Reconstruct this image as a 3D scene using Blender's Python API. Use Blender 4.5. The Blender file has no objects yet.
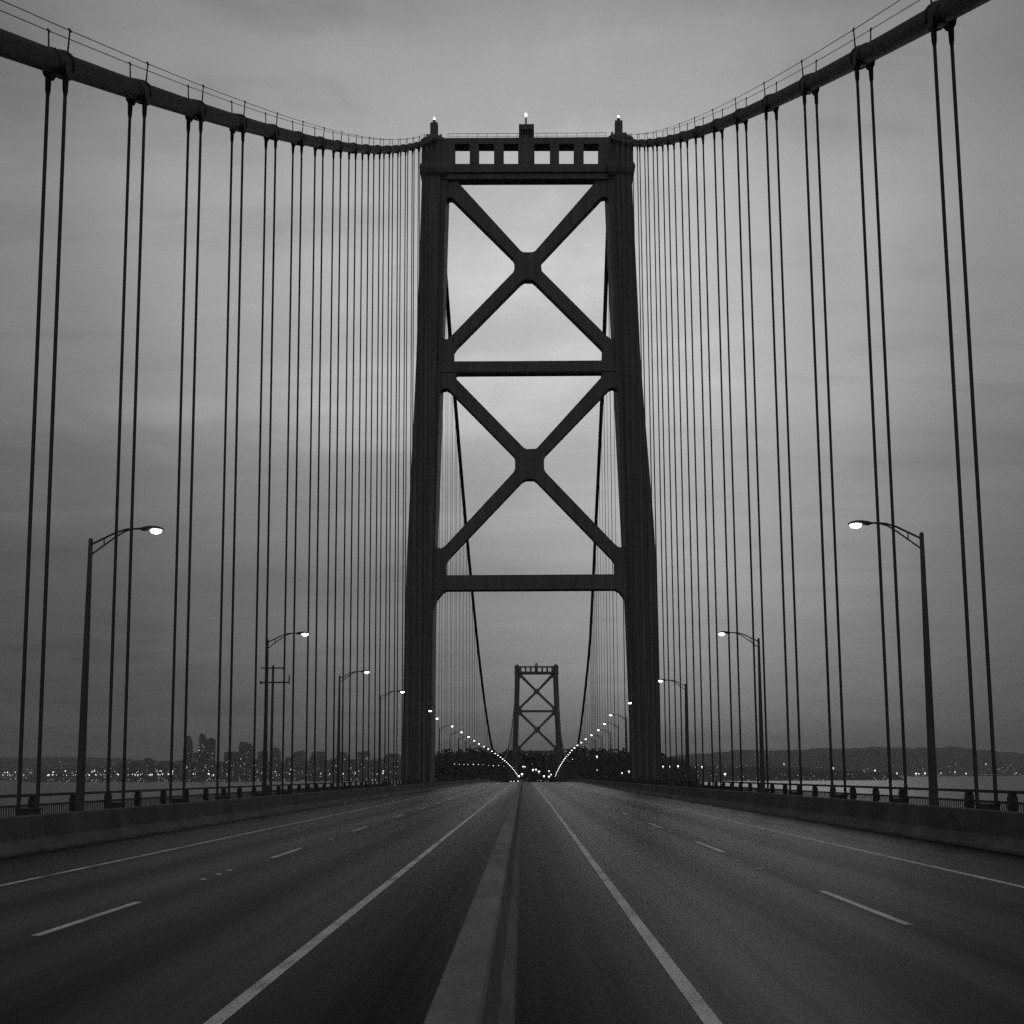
import bpy, bmesh, math, random
from mathutils import Vector
from mathutils.geometry import tessellate_polygon
random.seed(7)
R = math.radians
scene = bpy.context.scene
COL = scene.collection

# ------------------------------------------------------------------ camera
W = 1024
F = 1050.0                      # focal length in picture widths * 1024
EYE = 2.0
TH = R(6.2)                     # pitch
ROLL = R(0.27)
CX, CY = 526.3, 661.0
r0 = Vector((1, 0, 0)); u0 = Vector((0, -math.sin(TH), math.cos(TH))); fw = Vector((0, math.cos(TH), math.sin(TH)))
cr = r0 * math.cos(ROLL) - u0 * math.sin(ROLL)
cu = r0 * math.sin(ROLL) + u0 * math.cos(ROLL)
camd = bpy.data.cameras.new('camera'); cam = bpy.data.objects.new('camera', camd); COL.objects.link(cam)
camd.sensor_width = 36; camd.lens = F / W * 36
camd.shift_x = (512 - CX) / W; camd.shift_y = (CY - 512) / W
camd.clip_start = .1; camd.clip_end = 60000
from mathutils import Matrix
cam.matrix_world = Matrix(((cr.x, cu.x, -fw.x, 0), (cr.y, cu.y, -fw.y, 0), (cr.z, cu.z, -fw.z, EYE), (0, 0, 0, 1)))
scene.camera = cam

def ray(px, py):
    return fw + cr * ((px - CX) / F) + cu * ((CY - py) / F)
def P(px, py, Y):               # point of that sight line at distance Y along the bridge
    d = ray(px, py); t = Y / d.y
    return Vector((d.x * t, Y, d.z * t + EYE))
def PZ(px, py, Z):              # ... at height Z
    d = ray(px, py); t = (Z - EYE) / d.z
    return Vector((d.x * t, d.y * t, Z))

# ------------------------------------------------------------------ alignment of the bridge
Y0, Y1 = 154.0, 812.0           # the two towers
WATER = -23.0
def deckz(y): return -3.8e-5 * max(0, y - 250) ** 2
def bend(y): return .0137 * max(0, y - 300)
def wide(y): return 2.6 * min(1, max(0, (y - 140) / 160))
def lx(x, y):                   # cross position of something left of the centre line (carriageways converge a touch)
    return x - .0038 * min(y, 300) + bend(y)
def rx(x, y): return x + bend(y)
def ex(x, y): return x + bend(y) + (wide(y) if x > 8 else 0)     # right hand edge of the deck
def lerp_tab(tab, y):
    if y <= tab[0][0]: return tab[0][1]
    for (a, va), (b, vb) in zip(tab, tab[1:]):
        if y <= b: return va + (vb - va) * (y - a) / (b - a)
    return tab[-1][1]

# ------------------------------------------------------------------ materials
def new_mat(name):
    m = bpy.data.materials.new(name); m.use_nodes = True
    nt = m.node_tree; b = nt.nodes['Principled BSDF']
    return m, nt, b
def N(nt, t, **kw):
    n = nt.nodes.new(t)
    for k, v in kw.items(): setattr(n, k, v)
    return n
def ramp(nt, stops, interp='LINEAR'):
    n = nt.nodes.new('ShaderNodeValToRGB'); e = n.color_ramp.elements; n.color_ramp.interpolation = interp
    while len(e) < len(stops): e.new(.5)
    for i, (p, v) in enumerate(stops):
        e[i].position = p; e[i].color = (v, v, v, 1)
    return n
def surface(name, lo, hi, rough=.6, scale=1.0, stretch=(1, 1, 1), bump=.1, fine=18, spec=.5, metal=0, detail=6):
    m, nt, b = new_mat(name); L = nt.links.new
    tc = N(nt, 'ShaderNodeTexCoord'); mp = N(nt, 'ShaderNodeMapping'); mp.inputs['Scale'].default_value = stretch
    L(tc.outputs['Object'], mp.inputs['Vector'])
    n1 = N(nt, 'ShaderNodeTexNoise'); n1.inputs['Scale'].default_value = scale; n1.inputs['Detail'].default_value = detail; n1.inputs['Roughness'].default_value = .62
    n2 = N(nt, 'ShaderNodeTexNoise'); n2.inputs['Scale'].default_value = fine; n2.inputs['Detail'].default_value = 4
    L(mp.outputs[0], n1.inputs['Vector']); L(tc.outputs['Object'], n2.inputs['Vector'])
    r = ramp(nt, [(.3, lo), (.7, hi)]); L(n1.outputs['Fac'], r.inputs['Fac'])
    L(r.outputs['Color'], b.inputs['Base Color'])
    r2 = ramp(nt, [(.3, rough - .08), (.7, min(1, rough + .1))]); L(n2.outputs['Fac'], r2.inputs['Fac']); L(r2.outputs['Color'], b.inputs['Roughness'])
    bp = N(nt, 'ShaderNodeBump'); bp.inputs['Strength'].default_value = bump; bp.inputs['Distance'].default_value = .02
    L(n2.outputs['Fac'], bp.inputs['Height']); L(bp.outputs[0], b.inputs['Normal'])
    b.inputs['Specular IOR Level'].default_value = spec; b.inputs['Metallic'].default_value = metal
    return m
def glow(name, s, c=1.0):
    m, nt, b = new_mat(name)
    b.inputs['Base Color'].default_value = (.8, .8, .8, 1)
    b.inputs['Emission Color'].default_value = (c, c, c, 1); b.inputs['Emission Strength'].default_value = s
    return m

M = {}
M['cable'] = surface('cable_wrap', .03, .06, .65, 1.5, (1, 1, 1), .2, 10, .3)
M['rope'] = surface('wire_rope', .045, .075, .6, 2, (1, 1, .05), .1, 30)
M['galv'] = surface('lamp_steel', .07, .12, .5, 1.2, (1, 1, .3), .05, 20)
M['rail'] = surface('rail_paint', .05, .09, .6, 2, (1, 1, 1), .1, 25)
M['dark'] = surface('dark_rubber', .02, .03, .7, 2, (1, 1, 1), .05, 25)
M['lens'] = glow('lamp_lens', 12)
M['beacon'] = glow('beacon_glow', 2.2)
M['hill'] = surface('hillside', .012, .03, .95, .004, (1, 1, 1), .0, .03, .1)
M['wood'] = surface('island_scrub', .01, .025, .95, .05, (1, 1, 1), .0, .4, .1)
M['leaf'] = surface('far_leaves', .012, .032, .9, .25, (1, 1, 1), .0, 1.0, .1)
M['tower_block'] = surface('building_wall', .03, .08, .7, .02, (1, 1, 4), .0, .2, .3)
M['tower_crown'] = surface('building_crown', .025, .05, .7, .05, (1, 1, 1), .0, .2, .3)
M['glass_dark'] = surface('hut_glass', .02, .03, .15, 1, (1, 1, 1), .0, 3)
M['winlit'] = glow('lit_window', .5)
M['winlit_b'] = glow('bright_window', 1.4)
M['citylight'] = glow('city_light', .6)
M['shore'] = glow('shore_light', 1.7)
M['headlamp'] = glow('headlamp', 4)
M['tail'] = glow('tail_lamp', 2, .6)
M['carpaint'] = surface('car_paint', .04, .06, .35, 1, (1, 1, 1), .0, 10)

def steel():
    # painted riveted plate: faint plate seams, run-off streaks
    m, nt, b = new_mat('tower_steel'); L = nt.links.new
    tc = N(nt, 'ShaderNodeTexCoord'); sep = N(nt, 'ShaderNodeSeparateXYZ'); L(tc.outputs['Object'], sep.inputs[0])
    cmb = N(nt, 'ShaderNodeCombineXYZ'); L(sep.outputs['X'], cmb.inputs['X']); L(sep.outputs['Z'], cmb.inputs['Y'])
    br = N(nt, 'ShaderNodeTexBrick'); br.inputs['Scale'].default_value = 1; br.inputs['Brick Width'].default_value = 1.45; br.inputs['Row Height'].default_value = 3.1
    br.inputs['Mortar Size'].default_value = .045; br.inputs['Mortar Smooth'].default_value = .3; br.offset = 0
    br.inputs['Color1'].default_value = (.8, .8, .8, 1); br.inputs['Color2'].default_value = (1, 1, 1, 1); br.inputs['Mortar'].default_value = (.55, .55, .55, 1)
    L(cmb.outputs[0], br.inputs['Vector'])
    mp = N(nt, 'ShaderNodeMapping'); mp.inputs['Scale'].default_value = (1.6, 1.6, .09); L(tc.outputs['Object'], mp.inputs[0])
    no = N(nt, 'ShaderNodeTexNoise'); no.inputs['Scale'].default_value = 1; no.inputs['Detail'].default_value = 7; L(mp.outputs[0], no.inputs['Vector'])
    rp = ramp(nt, [(.25, .13), (.75, .225)]); L(no.outputs['Fac'], rp.inputs[0])
    mx = N(nt, 'ShaderNodeMixRGB', blend_type='MULTIPLY'); mx.inputs[0].default_value = .6
    L(rp.outputs[0], mx.inputs[1]); L(br.outputs['Color'], mx.inputs[2]); L(mx.outputs[0], b.inputs['Base Color'])
    b.inputs['Roughness'].default_value = .66; b.inputs['Specular IOR Level'].default_value = .3
    bp = N(nt, 'ShaderNodeBump'); bp.inputs['Strength'].default_value = .4; bp.inputs['Distance'].default_value = .05
    L(br.outputs['Fac'], bp.inputs['Height']); bp.invert = True; L(bp.outputs[0], b.inputs['Normal'])
    return m
M['steel'] = steel()

def asphalt():
    m, nt, b = new_mat('asphalt'); L = nt.links.new
    tc = N(nt, 'ShaderNodeTexCoord')
    def noise(sc, stretch, det=6, ro=.6):
        mp = N(nt, 'ShaderNodeMapping'); mp.inputs['Scale'].default_value = stretch; L(tc.outputs['Object'], mp.inputs[0])
        n = N(nt, 'ShaderNodeTexNoise'); n.inputs['Scale'].default_value = sc; n.inputs['Detail'].default_value = det; n.inputs['Roughness'].default_value = ro
        L(mp.outputs[0], n.inputs['Vector']); return n
    streak = noise(1, (1.3, .009, 1), 6, .7); blotch = noise(1, (.8, .07, 1), 7); grain = noise(24, (1, 1, 1), 5, .85); mid = noise(4, (1, .25, 1), 6, .7)
    r1 = ramp(nt, [(.34, .5), (.66, 1.45)]); L(streak.outputs['Fac'], r1.inputs[0])
    r2 = ramp(nt, [(.3, .78), (.7, 1.18)]); L(blotch.outputs['Fac'], r2.inputs[0])
    r3 = ramp(nt, [(.3, .35), (.7, 1.65)]); L(grain.outputs['Fac'], r3.inputs[0])
    r4 = ramp(nt, [(.3, .85), (.7, 1.15)]); L(mid.outputs['Fac'], r4.inputs[0])
    # oil darkened lane middles, paler worn wheel tracks
    sep = N(nt, 'ShaderNodeSeparateXYZ'); L(tc.outputs['Object'], sep.inputs[0])
    pts = [(-14, .8), (-10.2, 1.0), (-9.3, 1.3), (-8.7, 1.35), (-8.0, .7), (-7.2, 1.4), (-6.5, 1.3), (-6.0, .6), (-5.3, 1.35), (-4.4, .55), (-3.4, 1.3), (-2.5, .9), (-1.7, .45), (-.3, .35), (.8, .45), (1.6, .85), (2.5, 1.25), (3.5, .45), (4.6, 1.05), (5.2, .5), (5.9, 1.15), (7.0, .45), (8.0, 1.15), (8.9, .9), (13, .7)]
    mr = N(nt, 'ShaderNodeMapRange'); mr.inputs[1].default_value = -14; mr.inputs[2].default_value = 13; L(sep.outputs['X'], mr.inputs[0])
    rw = ramp(nt, [((x + 14) / 27, v / 2) for x, v in pts], 'B_SPLINE'); L(mr.outputs[0], rw.inputs[0])
    # patches of spilt oil and hairline cracks
    stain = noise(1, (.7, .33, 1), 5, .6); r5 = ramp(nt, [(.6, 1), (.7, .5)]); L(stain.outputs['Fac'], r5.inputs[0])
    mpv = N(nt, 'ShaderNodeMapping'); mpv.inputs['Scale'].default_value = (.35, .22, 1); mwn = noise(1.5, (1, 1, 1), 4); av = N(nt, 'ShaderNodeVectorMath', operation='ADD'); L(tc.outputs['Object'], av.inputs[0]); L(mwn.outputs['Color'], av.inputs[1]); L(av.outputs[0], mpv.inputs[0])
    vo = N(nt, 'ShaderNodeTexVoronoi', feature='DISTANCE_TO_EDGE'); vo.inputs['Scale'].default_value = 1; L(mpv.outputs[0], vo.inputs['Vector'])
    r6 = ramp(nt, [(.0, .45), (.006, 1)]); L(vo.outputs['Distance'], r6.inputs[0])
    cur = None
    rwp = N(nt, 'ShaderNodeMath', operation='POWER'); L(rw.outputs[0], rwp.inputs[0]); rwp.inputs[1].default_value = 1.8
    for src in (r1, r2, r3, r4, r5, r6, rwp):
        if cur is None:
            cur = src.outputs[0]; continue
        mx = N(nt, 'ShaderNodeMixRGB', blend_type='MULTIPLY'); mx.inputs[0].default_value = 1
        L(cur, mx.inputs[1]); L(src.outputs[0], mx.inputs[2]); cur = mx.outputs[0]
    mx = N(nt, 'ShaderNodeMixRGB', blend_type='MULTIPLY'); mx.inputs[0].default_value = 1; mx.inputs[2].default_value = (.058, .058, .058, 1)
    L(cur, mx.inputs[1]); L(mx.outputs[0], b.inputs['Base Color'])
    b.inputs['Roughness'].default_value = .47
    # polished tracks shine a little, oily strips and the grit of the shoulders do not
    sp = N(nt, 'ShaderNodeMath', operation='MULTIPLY'); 
    rw2 = N(nt, 'ShaderNodeMath', operation='POWER'); L(rw.outputs[0], rw2.inputs[0]); rw2.inputs[1].default_value = 2.2
    L(rw2.outputs[0], sp.inputs[0]); L(r1.outputs[0], sp.inputs[1])
    sp2 = N(nt, 'ShaderNodeMath', operation='MULTIPLY'); L(sp.outputs[0], sp2.inputs[0]); sp2.inputs[1].default_value = .42; L(sp2.outputs[0], b.inputs['Specular IOR Level'])
    bp = N(nt, 'ShaderNodeBump'); bp.inputs['Strength'].default_value = .28; bp.inputs['Distance'].default_value = .01
    L(grain.outputs['Fac'], bp.inputs['Height']); L(bp.outputs[0], b.inputs['Normal'])
    return m
M['asphalt'] = asphalt()

def paint():
    m, nt, b = new_mat('road_paint'); L = nt.links.new
    tc = N(nt, 'ShaderNodeTexCoord'); n = N(nt, 'ShaderNodeTexNoise'); n.inputs['Scale'].default_value = 26; n.inputs['Detail'].default_value = 5; L(tc.outputs['Object'], n.inputs['Vector'])
    n2 = N(nt, 'ShaderNodeTexNoise'); n2.inputs['Scale'].default_value = .8; L(tc.outputs['Object'], n2.inputs['Vector'])
    mx = N(nt, 'ShaderNodeMath', operation='ADD'); L(n.outputs['Fac'], mx.inputs[0]); L(n2.outputs['Fac'], mx.inputs[1])
    r = ramp(nt, [(.38, .16), (.49, .68), (.65, .84)]);
    h = N(nt, 'ShaderNodeMath', operation='MULTIPLY'); h.inputs[1].default_value = .5; L(mx.outputs[0], h.inputs[0]); L(h.outputs[0], r.inputs[0])
    L(r.outputs[0], b.inputs['Base Color']); b.inputs['Roughness'].default_value = .6
    return m
M['paint'] = paint()

def concrete(name, lo, hi):
    m, nt, b = new_mat(name); L = nt.links.new
    tc = N(nt, 'ShaderNodeTexCoord')
    def noise(sc, st, det=6):
        mp = N(nt, 'ShaderNodeMapping'); mp.inputs['Scale'].default_value = st; L(tc.outputs['Object'], mp.inputs[0])
        n = N(nt, 'ShaderNodeTexNoise'); n.inputs['Scale'].default_value = sc; n.inputs['Detail'].default_value = det; n.inputs['Roughness'].default_value = .65; L(mp.outputs[0], n.inputs['Vector']); return n
    a = noise(1, (1, .5, .6)); c = noise(1, (1.2, 1.2, .25)); g = noise(30, (1, 1, 1), 3)
    ra = ramp(nt, [(.3, lo), (.7, hi)]); L(a.outputs[0], ra.inputs[0])
    rc = ramp(nt, [(.35, .85), (.6, 1)]); L(c.outputs[0], rc.inputs[0])
    rg = ramp(nt, [(.3, .75), (.7, 1.2)]); L(g.outputs[0], rg.inputs[0])
    m1 = N(nt, 'ShaderNodeMixRGB', blend_type='MULTIPLY'); m1.inputs[0].default_value = 1; L(ra.outputs[0], m1.inputs[1]); L(rc.outputs[0], m1.inputs[2])
    m2 = N(nt, 'ShaderNodeMixRGB', blend_type='MULTIPLY'); m2.inputs[0].default_value = 1; L(m1.outputs[0], m2.inputs[1]); L(rg.outputs[0], m2.inputs[2])
    L(m2.outputs[0], b.inputs['Base Color']); b.inputs['Roughness'].default_value = .85; b.inputs['Specular IOR Level'].default_value = .25
    bp = N(nt, 'ShaderNodeBump'); bp.inputs['Strength'].default_value = .3; bp.inputs['Distance'].default_value = .01; L(g.outputs[0], bp.inputs['Height']); L(bp.outputs[0], b.inputs['Normal'])
    return m
M['concrete'] = concrete('barrier_concrete', .17, .32)
M['parapet'] = concrete('dark_parapet_concrete', .09, .2)  # darker tone of the barrier concrete, for both outer barriers

def water():
    m, nt, b = new_mat('bay_water'); L = nt.links.new
    tc = N(nt, 'ShaderNodeTexCoord'); mp = N(nt, 'ShaderNodeMapping'); mp.inputs['Scale'].default_value = (.05, .12, 1); L(tc.outputs['Object'], mp.inputs[0])
    n = N(nt, 'ShaderNodeTexNoise'); n.inputs['Scale'].default_value = 1; n.inputs['Detail'].default_value = 8; L(mp.outputs[0], n.inputs['Vector'])
    bp = N(nt, 'ShaderNodeBump'); bp.inputs['Strength'].default_value = .6; bp.inputs['Distance'].default_value = 1.2; L(n.outputs[0], bp.inputs['Height']); L(bp.outputs[0], b.inputs['Normal'])
    b.inputs['Base Color'].default_value = (.02, .02, .02, 1); b.inputs['Roughness'].default_value = .32; b.inputs['IOR'].default_value = 1.33
    return m
M['water'] = water()

# ------------------------------------------------------------------ mesh helper
class MB:
    def __init__(self): self.v = []; self.f = []
    def quadbox(self, c):       # 8 corners: bottom 4 ccw, top 4 ccw
        i = len(self.v); self.v += [Vector(p) for p in c]
        for q in ((3, 2, 1, 0), (4, 5, 6, 7), (0, 1, 5, 4), (1, 2, 6, 5), (2, 3, 7, 6), (3, 0, 4, 7)): self.f.append([i + k for k in q])
        return self
    def box(self, a, b):
        x0, y0, z0 = a; x1, y1, z1 = b
        return self.quadbox([(x0, y0, z0), (x1, y0, z0), (x1, y1, z0), (x0, y1, z0), (x0, y0, z1), (x1, y0, z1), (x1, y1, z1), (x0, y1, z1)])
    def tube(self, pts, r, n=10, cap=True):
        pts = [Vector(p) for p in pts]
        rr = r if isinstance(r, (list, tuple)) else [r] * len(pts)
        base = len(self.v); up = Vector((0, 0, 1))
        t0 = (pts[1] - pts[0]).normalized()
        if abs(t0.z) > .9: up = Vector((0, 1, 0))
        for k, p in enumerate(pts):
            t = (pts[min(k + 1, len(pts) - 1)] - pts[max(k - 1, 0)]).normalized()
            s = t.cross(up).normalized(); w = s.cross(t).normalized()
            for j in range(n):
                a = 2 * math.pi * j / n
                self.v.append(p + (s * math.cos(a) + w * math.sin(a)) * rr[k])
        for k in range(len(pts) - 1):
            for j in range(n):
                a = base + k * n + j; b = base + k * n + (j + 1) % n
                self.f.append([a, b, b + n, a + n])
        if cap:
            self.f.append([base + j for j in range(n)][::-1]); e = base + (len(pts) - 1) * n
            self.f.append([e + j for j in range(n)])
        return self
    def lathe(self, c, prof, n=16):   # prof: (radius, z)
        c = Vector(c)
        return self.tube_rings([[c + Vector((math.cos(2 * math.pi * j / n) * r, math.sin(2 * math.pi * j / n) * r, z)) for j in range(n)] for r, z in prof])
    def tube_rings(self, rings, cap=True, closed=True):
        base = len(self.v); n = len(rings[0])
        for r in rings: self.v += [Vector(p) for p in r]
        for k in range(len(rings) - 1):
            for j in range(n if closed else n - 1):
                a = base + k * n + j; b = base + k * n + (j + 1) % n
                self.f.append([a, b, b + n, a + n])
        if cap and closed:
            self.f.append([base + j for j in range(n)][::-1]); e = base + (len(rings) - 1) * n
            self.f.append([e + j for j in range(n)])
        return self
    def ellipsoid(self, c, rx_, ry_, rz_, n=14, m=8, zmin=-1, zmax=1):
        rings = []
        for k in range(m + 1):
            z = zmin + (zmax - zmin) * k / m; q = math.sqrt(max(.0004, 1 - z * z))
            rings.append([Vector(c) + Vector((rx_ * q * math.cos(2 * math.pi * j / n), ry_ * q * math.sin(2 * math.pi * j / n), rz_ * z)) for j in range(n)])
        return self.tube_rings(rings)
    def plate(self, outer, holes, yf, depth):
        """a plate in the X-Z plane, front at yf, with openings; outlines are lists of (x, z)"""
        loops = [outer] + holes
        flat = [p for l in loops for p in l]
        tris = tessellate_polygon([[Vector((x, z, 0)) for x, z in l] for l in loops])
        b = len(self.v); n = len(flat)
        self.v += [Vector((x, yf, z)) for x, z in flat] + [Vector((x, yf + depth, z)) for x, z in flat]
        for t in tris:
            self.f.append([b + i for i in t]); self.f.append([b + n + i for i in reversed(t)])
        o = b
        for l in loops:
            m = len(l)
            for i in range(m):
                j = (i + 1) % m; self.f.append([o + i, o + j, o + j + n, o + i + n])
            o += m
        return self
    def build(self, name, mat, parent=None, origin=(0, 0, 0), smooth=False, recalc=True):
        o_ = Vector(origin)
        me = bpy.data.meshes.new(name); me.from_pydata([tuple(v - o_) for v in self.v], [], self.f); me.update()
        if recalc:
            bm = bmesh.new(); bm.from_mesh(me); bmesh.ops.recalc_face_normals(bm, faces=bm.faces); bm.to_mesh(me); bm.free()
        if smooth:
            me.polygons.foreach_set('use_smooth', [True] * len(me.polygons))
            try: me.set_sharp_from_angle(angle=R(40))
            except Exception: pass
        me.materials.append(M[mat])
        o = bpy.data.objects.new(name, me); COL.objects.link(o)
        if parent is not None: o.parent = parent
        else: o.location = o_
        return o

def tag(o, label, cat, group=None):
    o['label'] = label; o['category'] = cat
    if group: o['group'] = group
    return o
def thing(name, label, cat, loc=(0, 0, 0), group=None):
    o = bpy.data.objects.new(name, None); o.empty_display_size = .3; COL.objects.link(o); o.location = loc
    return tag(o, label, cat, group)
def struct(o, kind='structure'):
    o['kind'] = kind; return o
def copy_tree(o, parent=None, skip=()):
    c = o.copy(); COL.objects.link(c); c.parent = parent
    for ch in [q for q in o.children]:
        if any(ch.name.startswith(s) for s in skip): continue
        copy_tree(ch, c, skip)
    return c
ORD = ['first', 'second', 'third', 'fourth', 'fifth', 'sixth', 'seventh', 'eighth', 'ninth', 'tenth', 'eleventh', 'twelfth', 'thirteenth', 'fourteenth', 'fifteenth', 'sixteenth', 'seventeenth', 'eighteenth']
SIDE = {-1: 'city side', 1: 'hill side'}

# ------------------------------------------------------------------ setting: water, deck, road
mb = MB(); mb.v = [Vector(p) for p in ((-14000, -400, WATER), (14000, -400, WATER), (14000, 13500, WATER), (-14000, 13500, WATER))]; mb.f = [[0, 1, 2, 3]]
struct(mb.build('bay_water', 'water'))

stations = [-60, -40, -20, -10] + [i * 5 for i in range(0, 61)] + [300 + i * 10 for i in range(1, 75)]
def strip(name, mat, fl, fr, dz, y0=-60, y1=1040, step=None):
    mb = MB(); ys = [y for y in stations if y0 <= y <= y1]
    nx = 1
    rings = []
    for y in ys:
        rings.append([Vector((fl(y), y, deckz(y) + dz)), Vector((fr(y), y, deckz(y) + dz))])
    mb.tube_rings(rings, cap=False, closed=False)
    return mb.build(name, mat)
struct(strip('road', 'asphalt', lambda y: ex(-14.3, y), lambda y: ex(12.9, y), 0))
# raised walkways behind the outer barriers, with an edge girder under each
for s, xa, xb in ((-1, -16.0, -13.9), (1, 12.45, 14.6)):
    mb = MB(); rings = []
    for y in stations:
        z = deckz(y); a, b = ex(xa, y), ex(xb, y)
        rings.append([Vector((a, y, z - 1.1)), Vector((b, y, z - 1.1)), Vector((b, y, z + .2)), Vector((a, y, z + .2))])
    mb.tube_rings(rings); struct(mb.build('sidewalk', 'concrete'))
mb = MB(); rings = []
for y in stations:
    z = deckz(y); a, b = ex(-15.6, y), ex(14.2, y)
    rings.append([Vector((a, y, z - 7)), Vector((b, y, z - 7)), Vector((b, y, z - 1.2)), Vector((a, y, z - 1.2))])
mb.tube_rings(rings); struct(mb.build('bridge_deck', 'steel'))

# painted lines
mb = MB()
def ribbon(fx, w, y0, y1, dz=.004):
    ys = [y0] + [y for y in stations if y0 < y < y1] + [y1]
    mb.tube_rings([[Vector((fx(y) - w / 2, y, deckz(y) + dz)), Vector((fx(y) + w / 2, y, deckz(y) + dz))] for y in ys], cap=False, closed=False)
ribbon(lambda y: lx(-2.53, y), .15, -20, 700)
ribbon(lambda y: rx(1.49 + .1 * min(1, max(0, (y - 15) / 60)), y), .15, -20, 700)
ribbon(lambda y: lx(-9.72, y), .13, -20, 700)
ribbon(lambda y: rx(8.72, y), .13, -20, 700)
def dash(s, fx, y0, y1): ribbon(fx, .13, y0, y1)
ld = lambda y: lx(-6.19, y); rd = lambda y: rx(5.05, y)
def ydist(px, py): return PZ(px, py, 0).y
for (ya, yb) in ((ydist(22, 936), ydist(142, 902)), (ydist(267, 858), ydist(305, 848))):
    dash(-1, ld, ya, yb)
yl = ydist(267, 858); L_l = 3.4
for i in range(1, 40): dash(-1, ld, yl + 12.4 * i, yl + 12.4 * i + L_l)
dash(1, rd, ydist(908, 925), ydist(814, 891)); yr = ydist(717, 852.5)
dash(1, rd, yr, ydist(691, 841.5))
for i in range(1, 40): dash(1, rd, yr + 12.6 * i, yr + 12.6 * i + 3.8)
struct(mb.build('road_markings', 'paint', recalc=False))
# transverse expansion joints in the deck: thin dark steel strips
mb = MB()
for y in (148.5,):
    for xa, xb in ((lx(-13.1, y), lx(-.75, y)), (rx(.12, y), rx(11.6, y))):
        mb.box((xa, y - .05, deckz(y) - .05), (xb, y + .05, deckz(y) + .003))
struct(mb.build('road_joint', 'dark'))

# raised reflective road studs between the dashes
stud = MB(); stud.quadbox([(-.06, -.06, 0), (.06, -.06, 0), (.06, .06, 0), (-.06, .06, 0), (-.035, -.035, .02), (.035, -.035, .02), (.035, .035, .02), (-.035, .035, .02)])
so = None
for s, pts in ((-1, [(203, 879.5), (218, 874.5), (229, 870.5), (331, 840)]), (1, [(739, 861), (757, 869), (670, 831), (760, 869)])):
    for k, (px, py) in enumerate(pts):
        p = PZ(px, py, .003)
        if so is None: o = so = stud.build('road_stud', 'paint')
        else: o = so.copy(); COL.objects.link(o)
        o.location = p
        tag(o, 'small pale road stud set in the lane line, on the ' + ('city' if s < 0 else 'hill') + ' side carriageway', 'road stud', 'road studs, ' + SIDE[s])

# ------------------------------------------------------------------ barriers
def barrier(name, label, section, fx, y0, y1, joint, mat='parapet'):
    """section: (x, z) outline, closed; a groove every `joint` metres"""
    mb = MB(); rings = []
    ys = []; y = y0
    cx = sum(p[0] for p in section) / len(section)
    while y < y1:
        st = joint if y < 160 else 20
        if y < 160: ys += [(y, 0), (y + .008, 1), (y + .03, 1), (y + .038, 0)]
        else: ys += [(y, 0)]
        y += st
    for y, g in ys:
        q = []
        for x, z in section:
            k = 1 - (.16 if g else 0)
            zz = z - (.02 if g and z > .3 else 0)
            q.append(Vector((fx(cx + (x - cx) * k, y), y, deckz(y) + zz - .01)))
        rings.append(q)
    mb.tube_rings(rings)
    return tag(mb.build(name, mat), label, 'barrier')
med = [(-.72, 0), (-.69, .07), (-.52, .30), (-.475, .80), (-.455, .83), (-.21, .83), (-.19, .80), (-.165, .24), (-.075, .08), (-.05, 0)]
med = [(x - .02, z) for x, z in med]
barrier('median_barrier', 'waist high concrete median barrier running between the two carriageways', med, lx, -20, 760, 6.1, 'concrete')
lo = [(-13.15, 0), (-13.17, .08), (-13.40, .36), (-13.47, .95), (-13.49, .98), (-13.72, .98), (-13.74, .95), (-13.78, 0)]
barrier('edge_barrier', 'long sloped concrete barrier along the outer edge of the city side carriageway', lo, lambda x, y: ex(x, y), -20, 760, 6.1)
ro = [(12.05, 0), (12.07, .08), (12.28, .36), (12.36, .98), (12.38, 1.01), (12.60, 1.01), (12.62, .98), (12.66, 0)]
barrier('edge_barrier', 'long sloped concrete barrier along the outer edge of the hill side carriageway', ro, lambda x, y: ex(x, y), -20, 760, 6.1)

# ------------------------------------------------------------------ walkway railings
for s, X, ph in ((-1, -15.5, 30.3), (1, 14.0, 30.6)):
    t = thing('walkway_railing', 'dark metal railing with close balusters along the %s walkway' % SIDE[s], 'railing', (X, 0, .2))
    O = (X, 0, .2)
    ys = [y for y in stations if -20 <= y <= 700]
    path = lambda dz: [Vector((ex(X, y), y, deckz(y) + .2 + dz)) for y in ys]
    def bar(name, za, zb, w):
        mb = MB(); rings = []
        for y in ys:
            x = ex(X, y); z = deckz(y) + .2
            rings.append([Vector((x - w, y, z + za)), Vector((x + w, y, z + za)), Vector((x + w, y, z + zb)), Vector((x - w, y, z + zb))])
        mb.tube_rings(rings); mb.build(name, 'rail', t, O)
    bar('top_rail', 1.20, 1.29, .06); bar('mid_rail', .90, .97, .035); bar('bottom_rail', .12, .18, .035)
    pm = MB(); pm.box((-.09, -.09, 0), (.09, .09, 1.2)); pm.box((-.13, -.13, 0), (.13, .13, .06)); pm.box((-.11, -.11, .72), (.11, .11, 1.12))
    p0 = pm.build('post', 'rail', t)
    yk = ph - 9
    first = True
    while yk < 290:
        o = p0 if first else p0.copy()
        if not first: COL.objects.link(o); o.parent = t
        o.location = (ex(X, yk) - X, yk, deckz(yk)); first = False
        yk += 2.98
    bm_ = MB(); y = 15.0
    while y < 120:
        bm_.box((X - .012, y - .012, .2 + .18), (X + .012, y + .012, .2 + .90)); y += .149
    bo = bm_.build('baluster', 'rail', t, O, recalc=False); bo['kind'] = 'stuff'

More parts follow.
